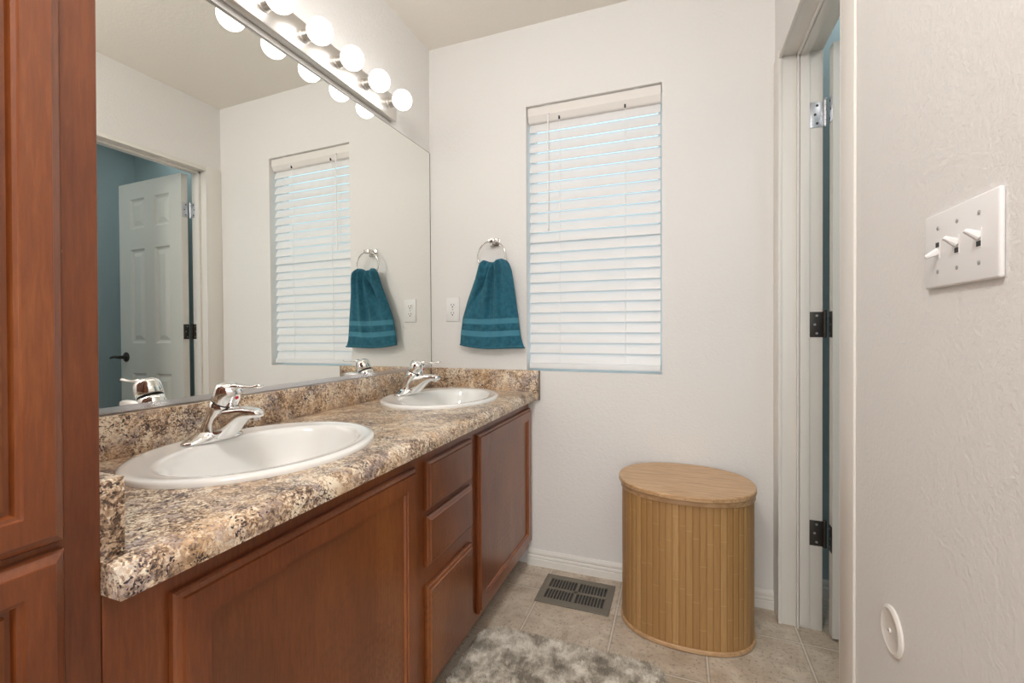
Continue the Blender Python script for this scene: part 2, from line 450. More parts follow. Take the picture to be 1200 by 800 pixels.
# near wall with the wide opening to the bedroom
bm = B()
box(bm, -0.03, 0.50, YN-0.11, YN, 0, H); box(bm, 1.45, W, YN-0.11, YN, 0, H); box(bm, 0.50, 1.45, YN-0.11, YN, 2.08, H)
struct('wall_near', bm, 'wall')
# bedroom behind the camera
bm = B(); box(bm, -1.5, 3.2, -4.0, YN-0.10, -0.05, 0.0); struct('floor_bedroom', bm, 'carpet')
bm = B(); box(bm, -1.5, 3.2, -4.0, YN-0.10, H, H+0.05); struct('ceiling_bedroom', bm, 'ceiling')
bm = B(); box(bm, -1.6, 3.3, -4.1, -4.0, 0, H); struct('wall_bedroom_back', bm, 'wall')
bm = B(); box(bm, -1.6, -1.5, -4.0, YN-0.11, 0, H); struct('wall_bedroom_left', bm, 'wall')
bm = B(); box(bm, 3.2, 3.3, -4.0, YN-0.11, 0, H); struct('wall_bedroom_right', bm, 'wall')
bm = B(); box(bm, -1.5, -0.03, YN-0.11, YN-0.01, 0, H); box(bm, W, 3.2, YN-0.11, YN-0.01, 0, H); struct('wall_bedroom_front', bm, 'wall')
# blue-grey room behind the door
bm = B(); box(bm, XO, 2.72, 2.12, 2.2, 0, H); struct('wall_toilet_far', bm, 'blue_wall')
bm = B(); box(bm, 2.62, 2.72, 0.4, 2.12, 0, H); struct('wall_toilet_right', bm, 'blue_wall')
bm = B(); box(bm, XO, 2.72, 0.3, 0.4, 0, H); struct('wall_toilet_near', bm, 'blue_wall')

def baseboard(name, horizontal, a0, a1, face, sign, h=0.0707):
    prof = [(0, 0), (0.013, 0), (0.013, 0.028), (0.0085, 0.032), (0.0125, 0.037), (0.0115, 0.043), (0.0065, 0.047), (0.0090, 0.053), (0.0080, 0.060), (0.0035, h), (0, h)]
    b = B(); rings = []
    for a in (a0, a1):
        r = []
        for d, z in prof:
            q = face+sign*d
            r.append((a, q, z) if horizontal else (q, a, z))
        rings.append(r)
    loft(b, rings); return struct(name, b, 'trim')
baseboard('baseboard_far', True, 0.505, W, D, -1)
baseboard('baseboard_right', False, YN, NY-0.085, W, -1)
baseboard('baseboard_toilet', True, XO, 2.62, 2.12, -1, 0.0707)

# door lining: flat casing boards, jambs with bead, stop
bm = B()
box(bm, W-0.005, W, JY, D-0.001, 0, 2.062, 0.0015)
box(bm, W-0.006, W, NY-0.082, NY, 0, 2.062, 0.002)
struct('trim_1', bm, 'trim', smooth=True)
bm = B()
box(bm, W-0.004, XO+0.004, JY, JY+0.018, 0, ZO+0.018, 0.001)
box(bm, W-0.004, XO+0.004, NY-0.018, NY, 0, ZO+0.018, 0.001)
box(bm, W-0.004, XO+0.004, NY, JY, ZO, ZO+0.018, 0.001)
struct('trim_2', bm, 'trim', smooth=True)
bm = B()
for (xa, xb, p) in ((W-0.006, W+0.005, 0.005), (1.541, 1.548, 0.014), (1.550, 1.580, 0.011)):
    z0 = 0.0 if xa != 1.550 else 0.012
    box(bm, xa, xb, JY-p, JY, z0, ZO, 0.0018); box(bm, xa, xb, NY, NY+p, z0, ZO, 0.0018)
    box(bm, xa, xb, NY, JY, ZO-p, ZO, 0.0018)
struct('trim_3', bm, 'trim', smooth=True)
# baseboard of vanity end etc. window ------------------------------------------------
fy = D+0.085
bm = B()
fw = 0.018
box(bm, WX0, WX1, fy, fy+0.04, WZ0, WZ0+fw); box(bm, WX0, WX1, fy, fy+0.04, WZ1-fw, WZ1)
box(bm, WX0, WX0+fw, fy, fy+0.04, WZ0+fw, WZ1-fw); box(bm, WX1-fw, WX1, fy, fy+0.04, WZ0+fw, WZ1-fw)
zm = (WZ0+WZ1)/2
box(bm, WX0+fw, WX1-fw, fy, fy+0.03, zm-0.02, zm+0.02)
win = struct('window_1', bm, 'vinyl_frame', bevel=0.002)
bm = B(); box(bm, WX0+fw, WX1-fw, fy+0.012, fy+0.016, WZ0+fw, zm-0.02); box(bm, WX0+fw, WX1-fw, fy+0.018, fy+0.022, zm+0.02, WZ1-fw)
obj('window_pane', bm, 'glass', win)

# ------------------------------------------------------------------ the door behind the right wall
LX0, LX1, LY0, LY1, LZ0, LZ1 = 1.637, 2.247, 1.823, 1.860, 0.012, 2.028
def door_mesh():
    b = B()
    cols = [(1.748, 1.893), (1.990, 2.133)]
    rows = [(0.20, 0.822), (1.010, 1.605), (1.735, 1.925)]
    for side, ysurf, sgn in ((0, LY0, 1), (1, LY1, -1)):
        gx = sorted({LX0, LX1} | {c for p in cols for c in p}); gz = sorted({LZ0, LZ1} | {c for p in rows for c in p})
        for i in range(len(gx)-1):
            for j in range(len(gz)-1):
                a = (gx[i], gx[i+1]); c = (gz[j], gz[j+1])
                if a in cols and c in rows:
                    rg = []
                    for ins, dep in ((0, 0), (0.010, 0.009), (0.020, 0.011), (0.048, 0.002), (0.052, 0.002)):
                        y = ysurf+sgn*dep
                        rg.append([(a[0]+ins, y, c[0]+ins), (a[1]-ins, y, c[0]+ins), (a[1]-ins, y, c[1]-ins), (a[0]+ins, y, c[1]-ins)])
                    loft(b, rg, cap0=False, cap1=True)
                else:
                    b.faces.new([b.verts.new(p) for p in ((a[0], ysurf, c[0]), (a[1], ysurf, c[0]), (a[1], ysurf, c[1]), (a[0], ysurf, c[1]))])
    def q(*ps): b.faces.new([b.verts.new(p) for p in ps])
    q((LX0, LY0, LZ0), (LX0, LY1, LZ0), (LX0, LY1, LZ1), (LX0, LY0, LZ1)); q((LX1, LY0, LZ0), (LX1, LY1, LZ0), (LX1, LY1, LZ1), (LX1, LY0, LZ1))
    q((LX0, LY0, LZ0), (LX1, LY0, LZ0), (LX1, LY1, LZ0), (LX0, LY1, LZ0)); q((LX0, LY0, LZ1), (LX1, LY0, LZ1), (LX1, LY1, LZ1), (LX0, LY1, LZ1))
    bmesh.ops.remove_doubles(b, verts=b.verts, dist=1e-5)
    return b
door = struct('door_1', door_mesh(), 'door')
door['label'] = 'white six-panel door standing open into the blue-grey room'
def hinge(z, m, lab):
    b = B()
    box(b, 1.5815, XO+0.006, JY-0.0025, JY-0.0002, z-0.0445, z+0.0445, 0.001)          # leaf on the jamb
    box(b, LX0-0.0022, LX0-0.0002, LY0+0.003, LY1-0.002, z-0.0445, z+0.0445, 0.0008)   # leaf on the door edge
    for k in range(5):
        cyl(b, (1.6265, JY-0.006, z-0.0445+k*0.0178+0.0004), (0, 0, 1), 0.0058, 0.017, 14)
    cyl(b, (1.6265, JY-0.006, z-0.047), (0, 0, 1), 0.0035, 0.096, 12)
    lathe(b, (1.6265, JY-0.006, z+0.0445), (0, 0, 1), [(0, 0.0045), (0.003, 0.006), (0.006, 0.0045), (0.007, 0)], 14)
    h = obj('hinge', b, m, door, smooth=True); h['label'] = lab
    s = B()
    for dz in (-0.031, 0, 0.031):
        xx = 1.597 if dz == 0 else 1.603
        cyl(s, (xx, JY-0.0024, z+dz), (0, -1, 0), 0.0042, 0.0008, 12)
        cyl(s, (LX0-0.0020, 1.844+(0.004 if dz else -0.004), z+dz), (-1, 0, 0), 0.0036, 0.0008, 12)
    obj('hinge_screws', s, 'slot' if m == 'hinge_silver' else 'grey_metal', h)
hinge(1.812, 'hinge_silver', 'silver top hinge'); hinge(1.078, 'bronze', 'dark bronze middle hinge'); hinge(0.344, 'bronze', 'dark bronze bottom hinge')
bm = B()
hx, hz = 2.190, 0.922
for sg, ys_ in ((-1, LY0), (1, LY1)):
    lathe(bm, (hx, ys_, hz), (0, sg, 0), [(0, 0.031), (0.004, 0.031), (0.008, 0.026), (0.010, 0.012), (0.045, 0.010), (0.048, 0)], 24)
    tube(bm, [(hx-0.008, ys_+sg*0.040, hz), (hx+0.02, ys_+sg*0.043, hz+0.002), (hx+0.055, ys_+sg*0.043, hz+0.003), (hx+0.085, ys_+sg*0.040, hz-0.003), (hx+0.10, ys_+sg*0.037, hz-0.006)], [0.010, 0.0095, 0.008, 0.0075, 0.006], 12)
lv = obj('lever_handle', bm, 'bronze', door, smooth=True); lv['label'] = 'dark bronze lever handle'

# ------------------------------------------------------------------ cabinets
def panel_rings(b, y0, y1, z0, z1, rings, cap=True):
    rg = [[(x, y0+i, z0+i), (x, y1-i, z0+i), (x, y1-i, z1-i), (x, y0+i, z1-i)] for i, x in rings]
    loft(b, rg, cap0=True, cap1=cap)
def flat_door(par, y0, y1, z0, z1):
    b = B(); X = XD
    panel_rings(b, y0, y1, z0, z1, [(0, XF+0.0005), (0, X-0.009), (0.003, X-0.006), (0.009, X-0.004), (0.0105, X), (0.046, X), (0.0475, X-0.003), (0.0525, X-0.003), (0.0555, X-0.009)], cap=True)
    d = obj('door', b, 'cherry', par)
    b = B(); box(b, X-0.012, X-0.0085, y0+0.0555, y1-0.0555, z0+0.0555, z1-0.0555)
    obj('panel', b, 'cherry_panel', d)
    return d
van = thing('vanity_cabinet', 'long cherry-stained vanity cabinet with two doors and three drawers under the worktop', 'cabinet', (0.25, 1.14, 0))
bm = B()
box(bm, 0.004, XF-0.02, YS+0.002, YS+0.018, 0.085, 0.745); box(bm, 0.004, XF-0.02, D-0.03, D-0.008, 0.085, 0.745)
box(bm, 0.004, XF-0.02, YS+0.018, D-0.03, 0.085, 0.10)
box(bm, 0.004, XF-0.02, 1.02, 1.036, 0.10, 0.60); box(bm, 0.004, XF-0.02, 1.352, 1.368, 0.10, 0.60)
obj('carcass', bm, 'cherry', van)
bm = B(); box(bm, XF-0.02, XF, YS+0.001, D-0.004, 0.080, 0.7475); obj('face_frame', bm, 'cherry', van, bevel=0.0015)
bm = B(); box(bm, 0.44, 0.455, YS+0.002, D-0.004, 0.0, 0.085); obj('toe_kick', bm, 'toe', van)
flat_door(van, 0.405, 1.000, 0.108, 0.711); flat_door(van, 1.385, 1.955, 0.108, 0.711)
for (z0, z1) in ((0.580, 0.711), (0.428, 0.562), (0.108, 0.374)):
    b = B(); panel_rings(b, 1.054, 1.332, z0, z1, [(0, XF+0.0005), (0, XD-0.009), (0.003, XD-0.006), (0.009, XD-0.003), (0.011, XD)])
    obj('drawer', b, 'cherry_panel', van)

lin = thing('linen_cabinet', 'tall cherry-stained linen cabinet at the left edge of the view', 'cabinet', (0.25, -0.03, 0))
LYN = -0.42
bm = B()
box(bm, 0.004, XF-0.02, LYN, LYN+0.018, 0.08, 2.30); box(bm, 0.004, XF-0.02, YS-0.018, YS, 0.08, 2.30)
box(bm, 0.004, XF-0.02, LYN+0.018, YS-0.018, 0.08, 0.10); box(bm, 0.004, XF-0.02, LYN+0.018, YS-0.018, 2.28, 2.30); box(bm, 0.0, 0.012, LYN+0.018, YS-0.018, 0.10, 2.28)
obj('carcass', bm, 'cherry', lin)
bm = B(); box(bm, XF-0.02, XF, LYN, YS, 0.080, 2.30); obj('face_frame', bm, 'cherry_worn', lin, bevel=0.001)
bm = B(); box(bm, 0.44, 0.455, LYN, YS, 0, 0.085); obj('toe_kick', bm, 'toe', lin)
def raised_door(y0, y1, z0, z1):
    b = B(); X = XD
    panel_rings(b, y0, y1, z0, z1, [(0, XF+0.0005), (0, X-0.009), (0.002, X-0.0065), (0.0100, X-0.0015), (0.0108, X), (0.036, X), (0.0375, X-0.003), (0.041, X-0.0035), (0.043, X-0.010), (0.047, X-0.010)])
    d = obj('door', b, 'cherry', lin)
    b = B()
    rg = [(0.0475, X-0.0105), (0.049, X-0.005), (0.053, X-0.004), (0.057, X-0.0085), (0.085, X-0.002), (0.090, X-0.002)]
    panel_rings(b, y0, y1, z0, z1, rg)
    obj('panel', b, 'cherry_panel', d)
for y0, y1 in ((-0.045, 0.292), (-0.385, -0.050)):
    raised_door(y0, y1, 0.832, 2.22); raised_door(y0, y1, 0.108, 0.823)

# ------------------------------------------------------------------ worktop
S1Y, S2Y, SX = 0.785, 1.624, 0.252
top = thing('countertop', 'brown speckled granite-look worktop with backsplashes running along the mirror', 'countertop', (0.28, 1.14, 0.748))
XE = 0.548; ZB = 0.7485
prof = [(0.003, ZB), (0.003, CT), (XE-0.030, CT)]
for k in range(0, 9):
    a = PI/2*(1-k/8); prof.append((XE-0.026+0.026*math.cos(a), CT-0.026+0.026*math.sin(a)))
prof += [(XE, ZB), (XE-0.02, ZB)]
bm = B(); loft(bm, [[(x, YS+0.0012, z) for x, z in prof], [(x, D-0.0205, z) for x, z in prof]])
slab = obj('slab', bm, 'granite', top, smooth=True)
cut = B()
for yy in (S1Y, S2Y):
    loft(cut, [[(SX+0.014+0.190*math.cos(2*PI*k/64), yy+0.245*math.sin(2*PI*k/64), z) for k in range(64)] for z in (0.70, 0.85)])
bmesh.ops.recalc_face_normals(cut, faces=cut.faces)
cme = bpy.data.meshes.new('cut'); cut.to_mesh(cme); cut.free(); co = bpy.data.objects.new('cut', cme); COL.objects.link(co)
slab_b = BASE[slab.name]
co.location = Vector((0, 0, 0))
bpy.context.view_layer.update()
md = slab.modifiers.new('holes', 'BOOLEAN'); md.operation = 'DIFFERENCE'; md.object = co; md.solver = 'EXACT'
dg = bpy.context.evaluated_depsgraph_get()
nme = bpy.data.meshes.new_from_object(slab.evaluated_get(dg))
slab.modifiers.clear(); slab.data = nme
bpy.data.objects.remove(co)
bm = B(); loft(bm, [[(x, YS, z) for x, z in prof], [(x, YS+0.0012, z) for x, z in prof]]); obj('edge_cap', bm, 'granite', top, smooth=True)
bm = B(); box(bm, 0.003, 0.0205, YS+0.02, D-0.0215, CT, 0.8800, 0.003); obj('backsplash', bm, 'granite', top, smooth=True)
bm = B(); box(bm, 0.003, 0.562, D-0.0200, D-0.0006, 0.7485, 0.8815, 0.0025); fs = obj('backsplash', bm, 'granite', top, smooth=True)
bm = B(); box(bm, 0.562, 0.5665, D-0.0205, D-0.0006, 0.7485, 0.8815, 0.0015); obj('edge_cap', bm, 'edge_cap', fs, smooth=True)
bm = B(); box(bm, 0.003, 0.508, YS+0.001, YS+0.0275, CT, 0.881, 0.0015); obj('side_splash', bm, 'granite', top, smooth=True)

# ------------------------------------------------------------------ sinks and faucets
def make_sink():
    t = thing('sink', '', 'sink', (SX, S1Y, CT), 'drop-in sinks in the worktop')
    b = B(); n = 72
    R_ = [(0, 0.222, 0.275, 0.0002), (0, 0.2225, 0.2755, 0.006), (0, 0.220, 0.273, 0.010), (0, 0.214, 0.267, 0.0125), (0.001, 0.206, 0.259, 0.0125), (0.004, 0.200, 0.251, 0.011),
          (0.020, 0.172, 0.238, 0.0105), (0.022, 0.166, 0.232, 0.010), (0.023, 0.161, 0.227, 0.006), (0.023, 0.156, 0.222, -0.004), (0.023, 0.151, 0.215, -0.025), (0.022, 0.142, 0.203, -0.06), (0.021, 0.125, 0.180, -0.095), (0.02, 0.095, 0.138, -0.122),
          (0.018, 0.060, 0.085, -0.136), (0.016, 0.024, 0.024, -0.142)]
    rings = [[(SX+dx+a*math.cos(2*PI*k/n), S1Y+bb*math.sin(2*PI*k/n), CT+z) for k in range(n)] for dx, a, bb, z in R_]
    loft(b, rings, cap0=False, cap1=True)
    obj('basin', b, 'porcelain', t, smooth='all')
    b = B(); lathe(b, (SX+0.016, S1Y, CT-0.1425), (0, 0, 1), [(0, 0.023), (0.002, 0.023), (0.003, 0.019), (0.001, 0.017), (0.003, 0.012), (0.004, 0)], 28)
    obj('drain', b, 'chrome', t, smooth=True)
    return t
def copy_tree(o, parent=None, loc=None):
    c = o.copy(); COL.objects.link(c)
    if parent: c.parent = parent
    if loc: c.location = loc
    for ch in list(o.children): copy_tree(ch, c)
    return c
sink = make_sink(); sink['label'] = 'white oval drop-in sink in the worktop nearer the tall cabinet, left of the pair'
sink2 = copy_tree(sink, loc=(SX, S2Y, CT)); sink2['label'] = 'white oval drop-in sink in the worktop beside the far wall, below the hand towel'

FY = 0.778; FZ = CT+0.0125
def make_faucet():
    t = thing('faucet', '', 'faucet', (0.09, FY, FZ), 'single-lever chrome faucets')
    X0, Y0, Z0 = 0.0, FY, FZ
    # base: winged plate that rises to the middle
    b = B(); rings = []; n = 28
    for k in range(21):
        s = -1+2*k/20; y = Y0+0.077*s
        hw = 0.0275*math.sqrt(max(1-abs(s)**3.2, 0.0))+0.0005
        ht = 0.0035+0.010*(1-s*s)**1.0+0.022*math.exp(-(s/0.42)**2)
        if abs(s) > 0.99: ht = 0.001
        rr = []
        for j in range(n):
            a = 2*PI*j/n
            cx, cz = math.cos(a), math.sin(a)
            zz = Z0 if cz < 0 else Z0+ht*cz**0.8
            rr.append((0.092+hw*(abs(cx)**0.75)*(1 if cx > 0 else -1), y, zz-(0.0006 if cz < 0 else 0)))
        rings.append(rr)
    loft(b, rings); obj('base_plate', b, 'chrome', t, smooth='all')
    # leaning body
    b = B(); rings = []
    for x, z, ra, rb in ((0.088, 0.003, 0.036, 0.040), (0.091, 0.014, 0.031, 0.033), (0.096, 0.028, 0.027, 0.028), (0.103, 0.045, 0.025, 0.026), (0.113, 0.062, 0.0265, 0.0275), (0.124, 0.078, 0.028, 0.0285), (0.1325, 0.091, 0.0285, 0.0290)):
        tl = 0.42*min(1, max(0, z-0.01)/0.05)
        rings.append([(x+ra*math.cos(2*PI*j/n)*math.cos(tl), Y0+rb*math.sin(2*PI*j/n), Z0+z-ra*math.cos(2*PI*j/n)*math.sin(tl)) for j in range(n)])
    loft(b, rings); body = obj('body', b, 'chrome', t, smooth='all')
    # spout
    b = B(); rings = []
    for x, zt, zb, w_ in ((0.100, 0.068, 0.002, 0.020), (0.125, 0.079, 0.002, 0.0225), (0.148, 0.082, 0.006, 0.0225), (0.162, 0.0825, 0.018, 0.022), (0.178, 0.083, 0.036, 0.0215), (0.194, 0.0835, 0.050, 0.0205), (0.210, 0.083, 0.0565, 0.0195), (0.226, 0.0815, 0.059, 0.018), (0.238, 0.079, 0.0605, 0.0155), (0.246, 0.0755, 0.063, 0.011), (0.249, 0.071, 0.067, 0.004)):
        rr = []
        zc, hh = (zt+zb)/2, (zt-zb)/2
        for j in range(n):
            a = 2*PI*j/n; c, s = math.cos(a), math.sin(a)
            rr.append((x, Y0+w_*abs(c)**0.6*(1 if c > 0 else -1), Z0+zc+hh*abs(s)**0.6*(1 if s > 0 else -1)))
        rings.append(rr)
    loft(b, rings); sp = obj('spout', b, 'chrome', t, smooth='all')
    b = B(); lathe(b, (0.230, Y0, Z0+0.0615), (0, 0, -1), [(0, 0.0115), (0.006, 0.0115), (0.007, 0.0095), (0.0055, 0.009), (0.0055, 0)], 20); obj('aerator', b, 'chrome', sp, smooth=True)
    # seam, head and lever
    ax = Vector((0.42, 0, 0.907)).normalized(); p0 = Vector((0.1330, Y0, Z0+0.0915))
    b = B(); lathe(b, p0-ax*0.001, ax, [(0, 0.0282), (0.0005, 0.0293), (0.0022, 0.0293), (0.0027, 0.0282)], 32); obj('seam_ring', b, 'black_seam', body, smooth=True)
    b = B(); lathe(b, p0+ax*0.002, ax, [(0, 0.0290), (0.0015, 0.0303), (0.018, 0.0308), (0.031, 0.0302), (0.038, 0.0275), (0.0435, 0.0220), (0.047, 0.013), (0.048, 0)], 36)
    hd = obj('handle', b, 'chrome', t, smooth='all')
    b = B(); rings = []
    for x, z, hw, ht in ((0.150, 0.128, 0.010, 0.008), (0.172, 0.134, 0.0125, 0.0075), (0.190, 0.133, 0.011, 0.0050), (0.206, 0.1325, 0.0090, 0.0040), (0.220, 0.1330, 0.0085, 0.0040), (0.234, 0.1345, 0.0100, 0.0052), (0.245, 0.136, 0.0100, 0.0052), (0.251, 0.137, 0.005, 0.0025)):
        rings.append([(x, Y0+hw*math.cos(2*PI*j/16), Z0+z-0.002+ht*math.sin(2*PI*j/16)) for j in range(16)])
    loft(b, rings); obj('lever', b, 'chrome', hd, smooth='all')
    fr = Vector((0.907, 0, -0.42)).normalized()
    b = B(); lathe(b, p0+ax*0.027+fr*0.0300, fr, [(0, 0.0042), (0.0015, 0.0042), (0.0022, 0.003), (0.0024, 0)], 16)
    dt = obj('temperature_mark', b, 'red', hd, smooth=True); dt['label'] = 'red dot'
    return t
fau = make_faucet(); fau['label'] = 'chrome single-lever faucet on the sink nearer the tall cabinet'
fau2 = copy_tree(fau, loc=(0.088, S2Y-0.004, FZ)); fau2['label'] = 'chrome single-lever faucet on the sink beside the far wall'

# ------------------------------------------------------------------ mirror
al, be = -0.0113, 0.0053
def mx(y, z): return 0.0060-al*(y-D)*1.0-be*(z-1.4)
# the glass leans on the wall; its near end is let into the channel depth
mir = thing('wall_mirror', 'wide frameless mirror above the worktop, from the tall cabinet to the far wall', 'mirror', (0.006, 1.15, 0.88))
def mirror_slab(b, y0, y1, z0, z1, f, t):
    v = [b.verts.new((mx(y, z)+dx, y, z)) for dx in (f, f-t) for (y, z) in ((y0, z0), (y1, z0), (y1, z1), (y0, z1))]
    for q in ((0, 1, 2, 3), (7, 6, 5, 4), (0, 4, 5, 1), (1, 5, 6, 2), (2, 6, 7, 3), (3, 7, 4, 0)): b.faces.new([v[i] for i in q])
bm = B(); mirror_slab(bm, YS+0.002, D-0.0050, 0.884, 1.9335, 0.0, 0.004); obj('glass', bm, 'mirror', mir)
bm = B(); mirror_slab(bm, YS+0.002, D-0.0008, 1.9335, 1.9355, 0.0003, 0.005); mirror_slab(bm, D-0.0050, D-0.0006, 0.884, 1.9335, 0.0003, 0.005)
e = obj('glass_edge', bm, 'mirror_edge', mir); e['label'] = 'thin dark edge'
bm = B(); mirror_slab(bm, YS+0.002, D-0.021, 0.8803, 0.8955, 0.0022, 0.0018); mirror_slab(bm, YS+0.002, D-0.021, 0.8803, 0.8822, 0.0022, 0.007); obj('bottom_channel', bm, 'aluminium', mir)

# ------------------------------------------------------------------ vanity light
vl = thing('vanity_light', 'long satin metal light bar with lit round globe bulbs above the mirror', 'light fixture', (0.0, 1.065, 1.95))
bm = B(); box(bm, -0.004, 0.026, 0.478, 1.652, 1.951, 2.052, 0.003); obj('backplate', bm, 'satin', vl, smooth=True)
for k in range(8):
    y = 1.597-0.1523*k
    b = B(); lathe(b, (0.026, y, 2.006), (1, 0, 0), [(0, 0.0225), (0.002, 0.0225), (0.005, 0.0195), (0.028, 0.0195), (0.030, 0.0175), (0.030, 0.0)], 28)
    s = obj('socket', b, 'satin', vl, smooth=True)
    b = B(); pr = [(0.0285, 0.013), (0.033, 0.015)]
    for j in range(0, 21):
        a = PI*(0.86-0.86*j/20); pr.append((0.066-0.0395*math.cos(PI-a)*-1*-1, 0.0395*math.sin(a)))
    pr = [(0.0285, 0.013)]+[(0.066-0.0395*math.cos(PI*(0.14+0.86*j/22)), 0.0395*math.sin(PI*(0.14+0.86*j/22))) for j in range(23)]
    lathe(b, (0.024, y, 2.006), (1, 0, 0), pr, 32); obj('globe_bulb', b, 'bulb', s, smooth='all')

# ------------------------------------------------------------------ blind
bl = thing('window_blind', 'white horizontal slatted blind lowered over the window', 'window blind', ((WX0+WX1)/2, D+0.03, WZ0))
bx0, bx1 = WX0+0.004, WX1-0.004
by = D+0.040
bm = B(); rg = []
for x in (bx0, bx1):
    rg.append([(x, D+0.016, 2.0738), (x, D+0.014, 2.071), (x, D+0.014, 2.034), (x, D+0.018, 2.026), (x, D+0.026, 2.012), (x, D+0.030, 2.008), (x, D+0.064, 2.008), (x, D+0.064, 2.0738)])
loft(bm, rg); obj('headrail', bm, 'headrail', bl)
for x in (0.595, 0.985):
    bm = B(); box(bm, x-0.010, x+0.010, D+0.012, D+0.05, 2.0738, 2.0755, 0.0005); obj('bracket_clip', bm, 'cord', bl)
pitch_, ns = 0.0458, 24
ztop = 1.990
tilt = math.radians(69)
for k in range(ns):
    zc = ztop-k*pitch_
    rr = []
    for x in (bx0+0.003, bx1-0.003):
        up, dn = [], []
        for j in range(9):
            s = -1+2*j/8; crown = 0.0022*(1-s*s)
            # along slat width: room edge down
            yy = by+s*0.025*math.cos(tilt)-crown*math.sin(tilt)
            zz = zc+s*0.025*math.sin(tilt)+crown*math.cos(tilt)
            up.append((x, yy, zz)); dn.append((x, yy+0.0024*math.sin(tilt), zz-0.0024*math.cos(tilt)))
        rr.append(up+dn[::-1])
    b = B(); loft(b, rr); obj('slat', b, 'blind', bl, smooth=True)
zb_ = ztop-ns*pitch_+0.012
bm = B(); box(bm, bx0+0.003, bx1-0.003, D+0.020, D+0.058, 0.888, 0.912, 0.003); obj('bottom_rail', bm, 'blind', bl, smooth=True)
for x in (0.650, 0.937):
    b = B(); tube(b, [(x, D+0.0275, 2.01), (x, D+0.0275, 0.90)], 0.0011, 6); tube(b, [(x, D+0.056, 2.01), (x, D+0.056, 0.90)], 0.0009, 6)
    obj('ladder_cord', b, 'cord', bl)
    b = B(); box(b, x-0.0035, x+0.0035, D+0.0205, D+0.027, 2.008, 2.021); obj('cord_slot', b, 'slot', bl)
b = B(); tube(b, [(0.602, D+0.013, 2.035), (0.602, D+0.010, 2.028), (0.601, D+0.010, 1.53)], 0.0030, 6); lathe(b, (0.601, D+0.010, 1.53), (0, 0, -1), [(0, 0.003), (0.003, 0.0042), (0.018, 0.0042), (0.02, 0)], 10)
wd = obj('tilt_wand', b, 'cord', bl, smooth=True)
b = B(); lathe(b, (0.602, D+0.0137, 2.033), (0, -1, 0), [(0, 0.0035), (0.003, 0.003), (0.0035, 0)], 10); obj('wand_hook', b, 'slot', wd)

# ------------------------------------------------------------------ outlet
ol = thing('wall_outlet', 'white duplex outlet on the far wall beside the mirror, left of the hand towel', 'outlet', (0.128, D, 1.163))
bm = B(); box(bm, 0.093, 0.163, D-0.0055, D-0.0002, 1.106, 1.221, 0.002); obj('cover_plate', bm, 'white_plastic', ol, smooth=True)
for dz in (-0.0195, 0.0195):
    zc = 1.1635+dz
    b = B(); pts = []
    for j in range(32):
        a = 2*PI*j/32; pts.append((0.128+0.0172*math.cos(a), max(-0.0125, min(0.0125, 0.0172*math.sin(a)))))
    loft(b, [[(x, D-0.0050, zc+z) for x, z in pts], [(x, D-0.0072, zc+z) for x, z in pts]])
    rc = obj('receptacle', b, 'white_plastic', ol, smooth=True)
    b = B()
    box(b, 0.1200, 0.1226, D-0.0076, D-0.0071, zc-0.001, zc+0.0080); box(b, 0.1334, 0.1360, D-0.0076, D-0.0071, zc-0.0005, zc+0.007)
    cyl(b, (0.128, D-0.0071, zc-0.0068), (0, -1, 0), 0.0032, 0.0005, 12)
    obj('slots', b, 'slot', rc)
b = B(); lathe(b, (0.128, D-0.0055, 1.1635), (0, -1, 0), [(0, 0.003), (0.001, 0.0028), (0.0013, 0)], 12); obj('screw', b, 'grey_metal', ol)

# ------------------------------------------------------------------ switch plate on the right wall
sw = thing('light_switch', 'white triple toggle switch plate on the right wall', 'light switch', (W, 0.753, 1.168))
sy0, sy1, sz0, sz1 = 0.671, 0.836, 1.1165, 1.220
bm = B(); box(bm, W-0.0065, W-0.0002, sy0, sy1, sz0, sz1, 0.0028, 3); obj('cover_plate', bm, 'white_plastic', sw, smooth=True)
zc = (sz0+sz1)/2; yc = (sy0+sy1)/2
for k, st in enumerate((1, 1, -1)):
    y = yc+(k-1)*0.046
    b = B(); box(b, W-0.0070, W-0.0064, y-0.0052, y+0.0052, zc-0.012, zc+0.012); sl = obj('toggle_slot', b, 'white_plastic', sw)
    b = B(); box(b, W-0.0073, W-0.0069, y-0.0042, y+0.0042, zc-0.0105 if st > 0 else zc+0.004, zc-0.004 if st > 0 else zc+0.0105); obj('slot_gap', b, 'slot', sl)
    b = B(); rings = []
    dr = Vector((-1, 0, 0.55*st)).normalized(); up = Vector((0.55*st, 0, 1)).normalized()
    for q, hw, hh in ((0.0, 0.0038, 0.0052), (0.009, 0.0031, 0.0036), (0.0145, 0.0028, 0.0028), (0.0157, 0.002, 0.0018)):
        c = Vector((W-0.0066, y, zc+0.002*st))+dr*q
        rings.append([c+Vector((0, hw, 0))*a+up*hh*d_ for a, d_ in ((1, 0.6), (0.6, 1), (-0.6, 1), (-1, 0.6), (-1, -0.6), (-0.6, -1), (0.6, -1), (1, -0.6))])
    loft(b, rings); obj('toggle', b, 'white_plastic', sw, smooth=True)
    for dz in (-0.030, 0.030):
        b = B(); lathe(b, (W-0.0064, y, zc+dz), (-1, 0, 0), [(0, 0.0028), (0.0008, 0.0027), (0.0012, 0.0015), (0.0012, 0)], 12); obj('screw', b, 'grey_metal', sw)
wb = B(); lathe(wb, (W-0.0002, 0.953, 0.545), (-1, 0, 0), [(0, 0.0400), (0.003, 0.0400), (0.0055, 0.0370), (0.0060, 0.0345), (0.0045, 0.032), (0.0045, 0.004), (0.0065, 0.0035), (0.0065, 0)], 40)
